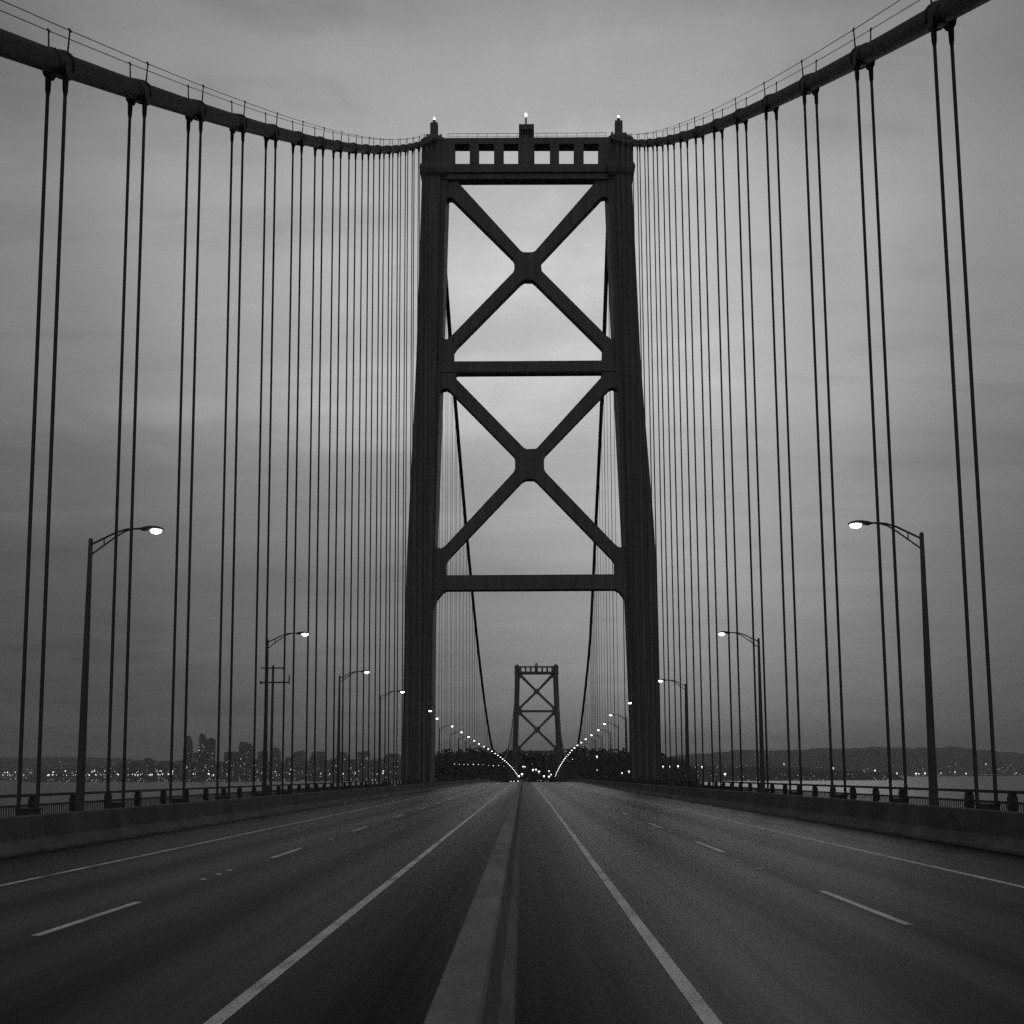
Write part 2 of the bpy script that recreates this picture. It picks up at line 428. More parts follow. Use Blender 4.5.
# ------------------------------------------------------------------ main tower
T = Vector((0, Y0, WATER))
tower = thing('bridge_tower', 'huge steel suspension tower with two crossed panels, standing over the road', 'bridge tower', T)
YF = 150.6                         # front of the legs
def z3(x, y, o=(380, 90), k=3.657): return (o[0] + x / k, o[1] + y / k)
def z4(x, y): return z3(x, y, (380, 340), 3.413)
def pl(pts, Y):                    # picture outline -> (x, z) at distance Y; a third value moves the point to the back edge
    q = [(P(p[0], p[1], Y), P(p[0], p[1], Y + (p[2] if len(p) > 2 else 0))) for p in pts]
    return [(a.x, b.z) for a, b in q]
def edge(tab, Y, zs):              # a leaning straight edge through two picture points, evaluated at heights
    q = sorted([P(*t, Y) for t in tab], key=lambda p: p.z); out = []
    for z in zs:
        k = 0
        while k < len(q) - 2 and z > q[k + 1].z: k += 1
        a, b = q[k], q[k + 1]; out.append(a.x + (b.x - a.x) * (z - a.z) / (b.z - a.z))
    return out
ZT = P(434, 166, YF).z             # underside of belt
zs = [WATER - 3, -8, 0] + [8 * k for k in range(1, 11)] + [86, ZT]
def leg(outer, inner, flange, sgn):
    xo = edge(outer, YF, zs); xi = edge(inner, YF, zs); xf = edge(flange, YF + .5, zs)
    mb = MB()
    rings = []
    for x0, x1, z in zip(xo, xi, zs):
        fl = 0.0 if z > 8 else (8 - z) * .01
        x0 = x0 + (-fl if sgn < 0 else fl)
        a, b = min(x0, x1), max(x0, x1); c = .32
        rings.append([Vector((a + c, YF, z)), Vector((b - c * .4, YF, z)), Vector((b, YF + c, z)), Vector((b, YF + 7 - c, z)), Vector((b - c, YF + 7, z)), Vector((a + c, YF + 7, z)), Vector((a, YF + 7 - c, z)), Vector((a, YF + c, z))])
    mb.tube_rings(rings)
    lg = mb.build('leg', 'steel', tower, T)
    # two shallow vertical ribs on the face
    for q in (.3, .68):
        rb = MB()
        rb.tube_rings([[Vector((x0 + (x1 - x0) * q - .12, YF - .05, z)), Vector((x0 + (x1 - x0) * q + .12, YF - .05, z)), Vector((x0 + (x1 - x0) * q + .12, YF + .1, z)), Vector((x0 + (x1 - x0) * q - .12, YF + .1, z))] for x0, x1, z in zip(xo, xi, zs)])
        rb.build('leg_rib', 'steel', lg, T)
    fm = MB(); rings = []
    for x1, x2, z in zip(xi, xf, zs):
        a, b = (x1 - .6, x2) if sgn < 0 else (x2, x1 + .6)
        rings.append([Vector((a, YF + .5, z)), Vector((b, YF + .5, z)), Vector((b, YF + 6.5, z)), Vector((a, YF + 6.5, z))])
    fm.tube_rings(rings); fm.build('leg_flange', 'steel', lg, T)
    return lg
legL = leg(((421.8, 172), (415.6, 370), (406.6, 555), (403.8, 650), (401.8, 770)), ((440.9, 172), (435.7, 430), (428.2, 770)), ((446.5, 180), (441.5, 340), (439.9, 396), (434.4, 545), (432.9, 610), (431.2, 766)), -1)
legR = leg(((631.8, 172), (641.4, 370), (656.8, 555), (659.4, 650), (661.6, 770)), ((614.5, 172), (636.5, 770)), ((607.5, 180), (614.7, 340), (617.6, 396), (625.4, 545), (628.5, 610), (635.0, 766)), 1)

def panel(name, outer, holes, Y=YF + .75, d=1.5):
    mb = MB(); mb.plate(pl(outer, Y), [pl(h, Y) for h in holes], Y, d); return mb.build(name, 'steel', tower, T)
p1 = [[z3(*q) + ((1.5,) if q[1] < lim else (0,)) for q in h] for lim, h in zip((400, 649, 649, 980), (
    [(297, 343), (778, 343), (785, 349), (786, 358), (568, 588), (558, 593), (525, 593), (515, 588), (286, 358), (288, 349)],
    [(240, 425), (247, 415), (258, 411), (267, 415), (487, 630), (491, 640), (491, 655), (487, 666), (262, 898), (247, 911), (235, 911), (228, 903)],
    [(836, 420), (830, 410), (820, 406), (810, 410), (592, 638), (588, 648), (592, 662), (828, 898), (845, 910), (855, 909), (858, 900)],
    [(527, 709), (556, 709), (568, 718), (800, 945), (816, 962), (818, 990), (270, 992), (270, 968), (280, 952), (512, 720)]))]
panel('cross_bracing', [(440, 176), (615, 176), (620, 366), (437, 366)], p1)
p2 = [[z4(*q) + ((1.5,) if q[1] < lim else (0,)) for q in h] for lim, h in zip((150, 425, 425, 780), (
    [(262, 126), (757, 123), (760, 130), (756, 139), (540, 364), (532, 371), (500, 372), (490, 367), (262, 147), (256, 135)],
    [(204, 190), (212, 180), (226, 177), (238, 183), (456, 402), (461, 412), (461, 440), (455, 452), (225, 700), (210, 711), (195, 708), (188, 698)],
    [(812, 185), (806, 177), (795, 173), (783, 177), (565, 400), (560, 410), (560, 440), (566, 452), (800, 695), (815, 707), (830, 706), (838, 700)],
    [(500, 483), (525, 483), (535, 490), (790, 750), (800, 765), (801, 800), (226, 804), (226, 765), (235, 750), (485, 490)]))]
panel('cross_bracing', [(437, 371), (622, 371), (630, 580), (430, 580)], p2)
panel('strut', [z4(180, 74), z4(840, 69), z4(840, 121) + (1.9,), z4(180, 126) + (1.9,)], [], YF + .62, 1.9)
panel('strut', [z4(*q) + ((1.9,) if q[1] > 850 else (0,)) for q in [(172, 803), (858, 799), (858, 925), (848, 921), (844, 908), (836, 888), (818, 865), (803, 857), (226, 860), (213, 867), (194, 890), (186, 908), (182, 923), (172, 925)]], [], YF + .62, 1.9)
# lateral stiffeners: flanges along the middle of both struts
# top beam with six openings
YB = YF + .35
bx = [(273, 328), (361, 417), (452, 505), (565, 622), (655, 710), (745, 800)]
wh = [[z3(a, 197), z3(b, 197), z3(b, 270), z3(a, 270)] for a, b in bx]
panel('top_beam', [(443, 138), (612, 137), (614, 165), (441, 166)], wh, YB, 1.9)
tb = MB(); tb.plate(pl([(441, 171.5), (615, 170.5), (615, 178.5), (441, 179)], YB), [], YB, 1.7)
lowb = tb.build('lower_beam', 'steel', tower, T)
bm_ = MB(); bm_.plate(pl([(446.5, 165.6), (606.5, 165.0), (606.5, 171.5), (446.5, 172.1)], YB - .3), [], YB - .3, 2.4); bm_.build('belt_course', 'steel', tower, T)
# belt and cap block of each leg
def legtop(lg, a, b, top, cbx, cby, sgn):
    pa, pb = P(a, 166, YF), P(b, 172, YF)
    z0, z1 = P(434, 172.5, YF).z, P(434, 165, YF).z
    mb = MB(); x0, x1 = min(pa.x, pb.x), max(pa.x, pb.x)
    pr = [(.0, z0 - .5), (.35, z0 - .1), (.5, (z0 + z1) / 2), (.35, z1), (.1, z1 + .3)]
    mb.tube_rings([[Vector((x0 - d + .4, YF - d, z)), Vector((x1 + d - .4, YF - d, z)), Vector((x1 + d - .4, YF + 7 + d, z)), Vector((x0 - d + .4, YF + 7 + d, z))] for d, z in pr])
    mb.build('belt_moulding', 'steel', lg, T)
    zt = P(434, top, YF).z
    c = MB(); w = .12
    def oct_(d, z):
        a0, a1, b0, b1 = x0 + w + d, x1 - w - d, YF + .25 + d, YF + 6.7 - d; k = .7
        return [Vector(q) for q in ((a0 + k, b0, z), (a1 - k, b0, z), (a1, b0 + k, z), (a1, b1 - k, z), (a1 - k, b1, z), (a0 + k, b1, z), (a0, b1 - k, z), (a0, b0 + k, z))]
    c.tube_rings([oct_(0, z1 + .31), oct_(0, zt - 1.3), oct_(-.12, zt - 1.25), oct_(-.12, zt - .75), oct_(.1, zt - .7), oct_(.55, zt), oct_(1.0, zt + .45), oct_(1.35, zt + .85)])
    c.build('leg_cap', 'steel', lg, T)
    # beacon post and lamp
    xb = P(cbx, 130, YF + 2.5).x; yb = YF + 2.5; zb = P(cbx, cby, yb).z; zc = zt + .8
    bc = MB(); bc.box((xb - .58, yb - .5, zc), (xb + .58, yb + .5, zc + (zb - zc) * .7)); bc.tube([(xb, yb, zc + (zb - zc) * .7), (xb, yb, zb - .25)], .24, 8)
    bc.box((xb - 1.2, yb - .2, zc - .5), (xb - .85, yb + .2, zc + .3)); bc.box((xb + .85, yb - .2, zc - .5), (xb + 1.2, yb + .2, zc + .25))
    bo = bc.build('beacon_post', 'steel', lg, T)
    q = MB(); q.ellipsoid((xb, yb, zb), .17, .17, .3); q.build('beacon_lamp', 'beacon', bo, T, True)
legtop(legL, 420.0, 446.6, 131.5, 434.2, 119, -1)
legtop(legR, 634.5, 607.5, 130.5, 618.6, 117, 1)
# catwalk railing on the beam
ra = P(448, 133.8, YB + .2); rb_ = P(606, 132.8, YB + .2); zb0 = P(527, 138, YB).z
rm = MB(); rm.tube([ra, rb_], .035, 6); rm.tube([ra - Vector((0, 0, .5)), rb_ - Vector((0, 0, .5))], .025, 6)
for k in range(17):
    p = ra.lerp(rb_, k / 16); rm.tube([(p.x, p.y, zb0 - .1), p], .03, 6)
rm.build('catwalk_railing', 'steel', tower, T)
# lookout hut
ya = YB + .3
h0, h1 = P(519.7, 138, ya), P(533.2, 124.5, ya)
hm = MB(); hm.box((h0.x, ya, h0.z - .3), (h1.x, ya + 2, h0.z + .45)); hm.box((h0.x - .12, ya - .12, h1.z - .85), (h1.x + .12, ya + 2.12, h1.z))
for k in range(6):
    x = h0.x + (h1.x - h0.x) * k / 5
    xx = min(max(x, h0.x + .07), h1.x - .07)
    for yy in (ya + .07, ya + 1.93): hm.box((xx - .06, yy - .06, h0.z + .45), (xx + .06, yy + .06, h1.z - .85))
hut = hm.build('lookout_hut', 'steel', tower, T)
ml = P(525.9, 115, ya + 1); mm = MB(); mm.lathe((ml.x, ya + 1, 0), [(.35, h1.z), (.25, h1.z + .4), (.14, h1.z + .5), (.12, ml.z - .4)], 8); mst = mm.build('hut_mast', 'steel', hut, T)
q = MB(); q.ellipsoid((ml.x, ya + 1, ml.z), .2, .2, .36); q.build('beacon_lamp', 'beacon', mst, T, True)
# masonry pier at the waterline is out of sight from the roadway but carries the legs
mb = MB(); mb.box((-22, YF - 4, WATER - 2), (23, YF + 11, WATER + 5)); mb.build('pier', 'concrete', tower, T)

# far tower: the same tower across the main span
far = copy_tree(tower, None, ('beacon_lamp', 'beacon_post'))
far.location = (bend(Y1) + .35, Y1, -31.5); far.scale = (1.05, 1.0, .962)
far['label'] = 'small distant suspension tower framed between the legs of the near one, at road end'

# ------------------------------------------------------------------ main cables and suspenders
def fitline(pts, xa, xb):          # picture points -> (y, z) on the leaning vertical plane x = xa + (xb-xa)(y-30)/124
    out = []
    a = (xb - xa) / (Y0 - 30)
    for px, py in pts:
        d = ray(px, py)            # d.x t = xa + a (d.y t - 30)
        t = (xa - 30 * a) / (d.x - a * d.y)
        out.append((d.y * t, d.z * t + EYE))
    return out
cl = fitline([(0, 41), (57.5, 62.5), (135, 90.5), (195, 110.5), (237, 122), (272, 132), (300, 139), (325, 144), (350, 147.5), (375, 149), (400, 148.8), (420, 144.5)], -15.0, -13.8)
crt = fitline([(942, 13), (862, 56), (807, 85), (769.5, 103.5), (737, 117.5), (714.5, 126.5), (687, 135), (662, 141), (637, 143.5), (625, 141.5)], 13.5, 13.6)
def polyfit2(pts):
    # least squares z = a + b y + c y^2
    S = [sum(p[0] ** k for p in pts) for k in range(5)]; B = [sum(p[1] * p[0] ** k for p in pts) for k in range(3)]
    A = Matrix(((S[0], S[1], S[2]), (S[1], S[2], S[3]), (S[2], S[3], S[4])))
    return A.inverted() @ Vector(B)
cable_z = {}; cable_x = {}
for s, pts, xa, xb in ((-1, cl, -15.0, -13.8), (1, crt, 13.5, 13.6)):
    co = polyfit2([p for p in pts if p[0] < Y0 + 2])
    cable_x[s] = (lambda y, xa=xa, xb=xb: xa + (xb - xa) * (min(max(y, 0), Y0) - 30) / (Y0 - 30))
    def cz(y, co=co):
        v = co[0] + co[1] * y + co[2] * y * y
        return max(v, 4.0 + .002 * (y + 20) ** 2) if y < 25 else v
    cable_z[s] = cz
    print('cable', s, [round(c, 5) for c in co], [(round(a, 1), round(b, 1), round(cz(a), 1)) for a, b in pts])
# main span
mainx = {-1: [(Y0, -13.8), (201, -13.85), (291, -13.6), (430, -13.1), (Y1, -7.0)], 1: [(Y0, 13.6), (201, 15.2), (239, 16.2), (291, 17.8), (427, 19.7), (Y1, 21.9)]}
ZTOP = {-1: cable_z[-1](Y0), 1: cable_z[1](Y0)}
FARZ = 85.0
def main_z(s, y):
    a = (ZTOP[s] - 7.5) / (478 - Y0) ** 2; b = (FARZ - 7.5) / (Y1 - 478) ** 2
    return 7.5 + (a if y < 478 else b) * (y - 478) ** 2
stn = {-1: [31.5 + 6.5 * i for i in range(18)], 1: [31.45 + 7.45 * i for i in range(16)]}
main_st = [Y0 + 8 + 12 * i for i in range(54)]
rope_mesh = MB(); rope_mesh.tube([(0, 0, 0), (0, 0, 1)], .06, 8)
sock_mesh = MB(); sock_mesh.lathe((0, 0, 0), [(.06, -.75), (.085, -.6), (.1, -.1), (.12, .0)], 10)
rope0 = None; sock0 = None
post0 = None; band0 = None
for s in (-1, 1):
    X, Zf = cable_x[s], cable_z[s]
    c = thing('main_cable', 'thick dark main suspension cable with two thin hand ropes, on the %s' % SIDE[s], 'cable', (X(30), 30, Zf(30)))
    O = c.location.copy()
    def cpos(y):
        if y <= Y0: return Vector((X(y), y, Zf(y)))
        if y <= Y1: return Vector((lerp_tab(mainx[s], y), y, main_z(s, y)))
        return Vector((mainx[s][-1][1] + .0137 * (y - Y1), y, FARZ - .42 * (y - Y1)))
    ys = [-60, -45, -30, -15] + [i * 4 for i in range(0, 38)] + [Y0 - 2, Y0, Y0 + 3] + [160 + 8 * i for i in range(81)] + [Y1, Y1 + 4]
    mb = MB(); mb.tube([cpos(y) for y in ys], .36, 14); mb.build('cable', 'cable', c, O, True)
    near_st = stn[s]; DST = near_st[1] - near_st[0]
    for k, y in enumerate(near_st + [near_st[0] - DST, near_st[0] - 2 * DST]):
        p = cpos(y); t = (cpos(y + .5) - cpos(y - .5)).normalized()
        mb = MB()
        mb.tube([p - t * .7, p - t * .6, p + t * .3, p + t * .42], [.37, .395, .40, .37], 16)
        mb.tube([p + t * .25, p + t * .3, p + t * .5, p + t * .58], [.39, .44, .44, .37], 16)
        for e in (-.45, -.15, .12): mb.tube([p + t * e + Vector((-.12, 0, .40)), p + t * e + Vector((.12, 0, .40))], .05, 6)
        for q in (-.28, .28):
            mb.quadbox([(p.x + q - .1, p.y - .16, p.z - .5), (p.x + q + .1, p.y - .16, p.z - .5), (p.x + q + .1, p.y + .16, p.z - .5), (p.x + q - .1, p.y + .16, p.z - .5),
                        (p.x + q - .12, p.y - .34, p.z - .2), (p.x + q + .12, p.y - .34, p.z - .2), (p.x + q + .12, p.y + .34, p.z - .2), (p.x + q - .12, p.y + .34, p.z - .2)])
        mb.build('cable_band', 'cable', c, O, True)
        for q in (-.30, .30):
            pm = MB(); b = p + Vector((q, 0, .25)); pm.tube([b, b + Vector((q * .15, 0, .9))], [.035, .025], 6); pm.tube([b + Vector((q * .15, -.06, .88)), b + Vector((q * .15, .06, .88))], .045, 6)
            pm.build('hand_rope_post', 'rope', c, O)
    for q in (-.345, .345):
        hm_ = MB(); hm_.tube([cpos(y) + Vector((q, 0, 1.12 if y < Y0 - 6 else .9)) for y in [10] + [near_st[0] - DST * 2, near_st[0] - DST] + near_st + [151]], .016, 5); hm_.build('hand_rope', 'rope', c, O)
    # suspender ropes
    def add_rope(x, y, ztop, zbot, label, group, sock, k=1, lean=0):
        global rope0, sock0
        if rope0 is None: o = rope0 = rope_mesh.build('suspender_rope', 'rope')
        else: o = rope0.copy(); COL.objects.link(o)
        o.location = (x + lean, y, zbot); o.rotation_euler = (0, math.atan2(-lean, ztop - zbot), 0); o.scale = (k, k, ztop - zbot)
        tag(o, label, 'suspender rope', group)
        if sock:
            if sock0 is None: q = sock0 = sock_mesh.build('rope_socket', 'cable', o, (0, 0, 0), True)
            else: q = sock0.copy(); COL.objects.link(q); q.parent = o
            q.location = (0, 0, 1); q.scale = (1, 1, 1 / (ztop - zbot))
    for k, y in enumerate(near_st):
        p = cpos(y)
        for q, w in ((-.28, 'outer' if s < 0 else 'inner'), (.28, 'inner' if s < 0 else 'outer')):
            add_rope(p.x + q, y, p.z - .36, -.9, '%s rope of the %s suspender pair before the tower, counted from the %s edge' % (w, ORD[k], 'left' if s < 0 else 'right'), 'suspender ropes before the tower, ' + SIDE[s], True, 1, .16)
    for k, y in enumerate(main_st):
        p = cpos(y)
        if y > 790: continue
        for q in (-.28, .28):
            add_rope(p.x + q, y, p.z - .3, deckz(y) - .9, 'thin distant suspender rope of the main span beyond the tower, on the ' + SIDE[s], 'suspender ropes beyond the tower, ' + SIDE[s], False, .55)
    # anchor boxes at the rope feet
    for k, y in enumerate(near_st):
        p = cpos(y)
        am = MB(); am.box((-.36, -.17, .07), (.36, .17, .98)); am.box((-.4, -.2, .98), (.4, .2, 1.04)); am.box((-.42, -.24, 0), (.42, .24, .07)); am.box((-.28, -.19, .2), (.28, -.17, .85))
        if s == -1 and k == 0: anchor_me = am.build('rope_anchor', 'rail'); o = anchor_me
        else: o = anchor_me.copy(); COL.objects.link(o)
        o.location = (p.x + .16, y, .2)
        if not (s > 0 and k < 2 or s < 0 and k == 1): o.scale = (.8, .9, .86)
        tag(o, 'dark anchor box at the foot of the %s suspender pair from the %s picture edge' % (ORD[k], 'left' if s < 0 else 'right'), 'rope anchor', 'rope anchors, ' + SIDE[s])

# ------------------------------------------------------------------ street lamps
HEAD = 10.0
def lamp_parts(t):
    # local: pole at origin, arm towards +x, road surface z=0
    b = MB(); b.box((-.24, -.24, .18), (.24, .24, .3)); b.tube([(0, 0, .3), (0, 0, .9)], [.2, .15], 12); b.build('base', 'galv', t)
    p = MB(); p.tube([(0, 0, .85), (0, 0, 5), (0, 0, 9.68)], [.14, .11, .068], 12); p.tube([(0, 0, 9.68), (0, 0, 9.76)], [.08, .05], 12); pole = p.build('pole', 'galv', t, (0, 0, 0), True)
    a = MB()
    up = [(0, 0, 9.55), (.4, 0, 9.75), (.8, 0, 9.95), (1.15, 0, 10.06), (1.45, 0, 10.08), (1.75, 0, 10.08)]
    lo_ = [(0, 0, 9.2), (.4, 0, 9.5), (.8, 0, 9.80), (1.1, 0, 9.99), (1.35, 0, 10.06)]
    a.tube(up, .034, 8); a.tube(lo_, .028, 8); a.tube([(.44, 0, 9.55), (.44, 0, 9.76)], .022, 6)
    a.build('arm', 'galv', t, (0, 0, 0), True)
    h = MB(); n = 14; rings = []
    for x, hw, zt, zb in ((1.62, .05, 10.12, 10.03), (1.72, .09, 10.15, 10.0), (1.9, .13, 10.17, 10.02), (2.1, .17, 10.17, 10.03), (2.28, .15, 10.13, 10.03), (2.36, .07, 10.08, 10.03)):
        rings.append([Vector((x, hw * math.cos(2 * math.pi * j / n), (zt + zb) / 2 + (zt - zb) / 2 * math.sin(2 * math.pi * j / n))) for j in range(n)])
    h.tube_rings(rings); hd = h.build('lamp_head', 'galv', t, (0, 0, 0), True)
    l = MB(); l.ellipsoid((2.12, 0, 10.03), .19, .13, .13, 16, 8, -1, .0); l.build('lens', 'lens', hd, (0, 0, 0), True)
lampdata = {-1: [(155, 531, 89), (304.5, 634.5, 266), (366.5, 672.5, 338), (402, 692, 381.5), (430, 711, 412), (437, 718.5, 425)],
            1: [(853, 525.5, 921), (722, 634, 760), (661, 681, 687), (630, 703, 655)]}
lamp0 = None
for s in (-1, 1):
    rows = []
    for hx, hy, pxp in lampdata[s]:
        q = PZ(hx, hy, HEAD); pole = P(pxp, hy + 12, q.y)
        rows.append((q.x - s * -2.09 if s < 0 else q.x + 2.09, q.y))
        print('lamp', s, round(q.x, 2), round(q.y, 1), round(pole.x, 2))
    y = rows[-1][1]
    while y + 24 < 745:
        y += 24.0
        if s < 0: x = -14.3 + (.0135 * max(0, y - 270))
        else: x = lerp_tab([(130, 13.0), (180, 15.0), (300, 16.0), (960, 16.0 + .0137 * 660)], y)
        rows.append((x, y))
    for k, (x, y) in enumerate(rows):
        if s < 0 and k < 2: x = min(x, -14.2)
        if s > 0 and k < 1: x = 12.83
        near = k < 5 if s < 0 else k < 4
        if near: lab, gr = 'lit curved-arm lamp, %s post from the near end along the %s' % (ORD[k], SIDE[s]), 'street lamps, ' + SIDE[s]
        else: lab, gr = 'distant lit lamp in the string receding beyond the tower, along the ' + SIDE[s], 'far street lamps, ' + SIDE[s]
        if lamp0 is None:
            t = lamp0 = thing('street_lamp', lab, 'street lamp'); lamp_parts(t)
        else: t = copy_tree(lamp0)
        t.location = (x, y, deckz(y)); t.rotation_euler = (0, 0, 0 if s < 0 else math.pi)
        t['label'] = lab; t['group'] = gr
# second, unlit utility post with two cross arms
up_ = P(272, 720, 62.6)
t = thing('utility_pole', 'slim unlit pole with two short cross arms, behind the second city side lamp', 'pole', (up_.x, 62.6, .2))
m_ = MB(); zt = P(272, 665.5, 62.6).z - .2
m_.tube([(0, 0, 0), (0, 0, zt)], [.1, .07], 10); m_.box((-.2, -.2, 0), (.2, .2, .12)); m_.build('pole', 'galv', t)
za, zb = P(272, 668, 62.6).z - .2, P(272, 682.5, 62.6).z - .2
m_ = MB(); m_.tube([(-.72, 0, za), (.66, 0, za)], .04, 8); m_.tube([(.64, 0, za - .1), (.64, 0, za + .1)], .05, 8); m_.build('cross_arm', 'galv', t)
m_ = MB(); m_.tube([(-.75, 0, zb), (1.0, 0, zb)], .045, 8); m_.tube([(.98, 0, zb - .12), (.98, 0, zb + .42)], .04, 8); m_.tube([(-.73, 0, zb - .1), (-.73, 0, zb + .1)], .05, 8); m_.build('cross_arm', 'galv', t)

# ------------------------------------------------------------------ cars far down the road
def car_parts(t):
    prof = [(-2.2, .35), (-2.25, .75), (-2.1, .95), (-1.6, 1.0), (-.9, 1.42), (.55, 1.45), (1.2, 1.02), (2.05, .88), (2.25, .65), (2.2, .35)]
    b = MB()
    b.tube_rings([[Vector((-x_, y, z)) for y, z in prof] for x_ in (.88, .86)], cap=True)
    b = MB(); rings = []
    for xx, k in ((-.88, .93), (-.8, 1), (.8, 1), (.88, .93)):
        rings.append([Vector((xx * (1 if z < 1.0 else .82), y, .35 + (z - .35) * k)) for y, z in prof])
    b.tube_rings(rings); b.build('body', 'carpaint', t)
    for nm, pts in (('windscreen', [(-.66, 1.25, 1.05), (.66, 1.25, 1.05), (.58, .66, 1.43), (-.58, .66, 1.43)]), ('rear_window', [(-.62, -1.62, 1.04), (.62, -1.62, 1.04), (.56, -.98, 1.42), (-.56, -.98, 1.42)])):
        w = MB(); sgn = 1 if pts[0][1] > 0 else -1
        w.quadbox([Vector(p) + Vector((0, sgn * .0, 0)) for p in pts] + [Vector(p) + Vector((0, sgn * .03, .03)) for p in pts]); w.build(nm, 'glass_dark', t)
    for x in (-.78, .78):
        for y in (-1.35, 1.35):
            w = MB(); w.tube([(x - .1, y, .32), (x + .1, y, .32)], .32, 14); w.build('wheel', 'dark', t)
        l = MB(); l.ellipsoid((x * .82, 2.2, .68), .16, .08, .11); l.build('headlight', 'headlamp', t)
        l = MB(); l.ellipsoid((x * .85, -2.2, .8), .14, .05, .09); l.build('tail_light', 'tail', t)
car0 = None
for k, (x, y, d) in enumerate([(-3.6, 418, -1), (-3.7, 455, -1), (-7.0, 440, -1), (3.3, 425, 1), (6.5, 452, 1)]):
    lab = 'tiny distant car with bright lights at the far road crest, ' + ('oncoming with headlights' if d < 0 else 'driving away with tail lights')
    gr = 'distant oncoming cars' if d < 0 else 'distant cars driving away'
    if car0 is None: t = car0 = thing('car', lab, 'car', group=gr); car_parts(t)
    else: t = copy_tree(car0); t['label'] = lab; t['group'] = gr
    t.location = (rx(x, y) + (-.9 if x < 0 else 0), y, deckz(y)); t.rotation_euler = (-math.atan(7.6e-5 * (y - 250)) * d, 0, 0 if d > 0 else math.pi)

# ------------------------------------------------------------------ far land
def hills(name, ridge, Ys, Yr, depth, mat, rough, seed, kind='structure', base=None):
    """ridge: picture points of the skyline; shore at distance Ys, crest at Yr"""
    rnd = random.Random(seed)
    nx, ny = 160, 26
    x0, x1 = ridge[0][0], ridge[-1][0]
    ph = [rnd.uniform(0, 6.28) for _ in range(12)]
    grid = []
    for j in range(ny + 1):
        v = j / ny; Y = Ys + (Yr + depth - Ys) * v
        row = []
        for i in range(nx + 1):
            px = x0 + (x1 - x0) * i / nx
            py = lerp_tab(ridge, px)
            top = P(px, py, Yr)
            kx = top.x / Yr
            f = (Y - Ys) / (Yr - Ys)
            h = (top.z - WATER)
            if f <= 1: e = f * f * (3 - 2 * f) * .75 + .25 * f
            else: e = max(-.05, 1 - ((Y - Yr) / depth) ** 2 * 1.05)
            n = sum(math.sin(px * (.05 + .045 * q) + ph[q] + v * (3 + q)) / (1.4 + q) for q in range(9))
            ends = min(1, min(px - x0, x1 - px) / ((x1 - x0) * .05) + .02)
            jit = rnd.uniform(-1, 1) * rough * (1 if f > .1 else .2)
            z = WATER - 2 + (h + 2) * e * ends + n * h * .035 * e + jit
            row.append(Vector((kx * Y, Y, z)))
        grid.append(row)
    mb = MB(); mb.tube_rings(grid, cap=False, closed=False)
    o = mb.build(name, mat, None, (0, 0, 0), True); struct(o, kind)
    return grid
g_right = hills('hills', [(640, 757), (700, 754), (750, 750), (800, 749), (850, 748.5), (900, 746.5), (950, 747.5), (985, 750), (1024, 754), (1100, 758), (1200, 764)], 8200, 10200, 1500, 'hill', 3.5, 3)
g_left = hills('hills', [(-200, 762), (-80, 758), (0, 757), (60, 757), (120, 758.5), (180, 761), (260, 764), (420, 766)], 8200, 10200, 1500, 'hill', 3.5, 4)
g_city = hills('city_terrain', [(20, 773), (80, 766), (130, 763), (180, 761), (240, 762), (300, 761), (360, 759), (410, 757), (450, 757), (500, 760)], 5200, 6600, 700, 'hill', 4.0, 5)
g_low = hills('low_shore', [(640, 766), (690, 765), (760, 767), (820, 769), (870, 771.5), (905, 773.5)], 3800, 4300, 500, 'hill', 2.5, 6)
g_isl = hills('island', [(402, 772), (426, 754), (450, 753.5), (480, 752), (510, 754), (540, 753), (575, 751), (610, 752.5), (640, 754), (665, 756), (684, 759), (694, 768), (708, 775)], 1010, 1300, 320, 'wood', 1.2, 8)

# island wood, one mass of leaf clumps
rnd = random.Random(11)
mb = MB()
nyg = len(g_isl) - 1; nxg = len(g_isl[0]) - 1
for _ in range(620):
    v = rnd.uniform(.1, .6) * nyg; u = rnd.uniform(.06, .86) * nxg
    p = g_isl[int(v)][int(u)]
    h = rnd.uniform(2.4, 5.5); r = h * rnd.uniform(.3, .48)
    mb.tube([p - Vector((0, 0, .5)), p + Vector((0, 0, h * .5))], .25, 4, False)
    lobes = [Vector((rnd.gauss(0, r * .5), rnd.gauss(0, r * .5), h * rnd.uniform(.45, .95))) for _ in range(4)]
    for _k in range(44):
        c = p + rnd.choice(lobes) + Vector((rnd.gauss(0, r * .33), rnd.gauss(0, r * .33), rnd.gauss(0, r * .33)))
        a = Vector((rnd.uniform(-1, 1), rnd.uniform(-1, 1), rnd.uniform(-1, 1))).normalized(); b = a.cross(Vector((rnd.uniform(-1, 1), rnd.uniform(-1, 1), rnd.uniform(-1, 1)))).normalized()
        sz = rnd.uniform(.35, .8); i = len(mb.v)
        mb.v += [c + a * sz, c + b * sz, c - a * sz, c - b * sz]; mb.f.append([i, i + 1, i + 2, i + 3])
wo = mb.build('island_woods', 'leaf', None, (0, 0, 0), False, False); struct(wo, 'stuff')

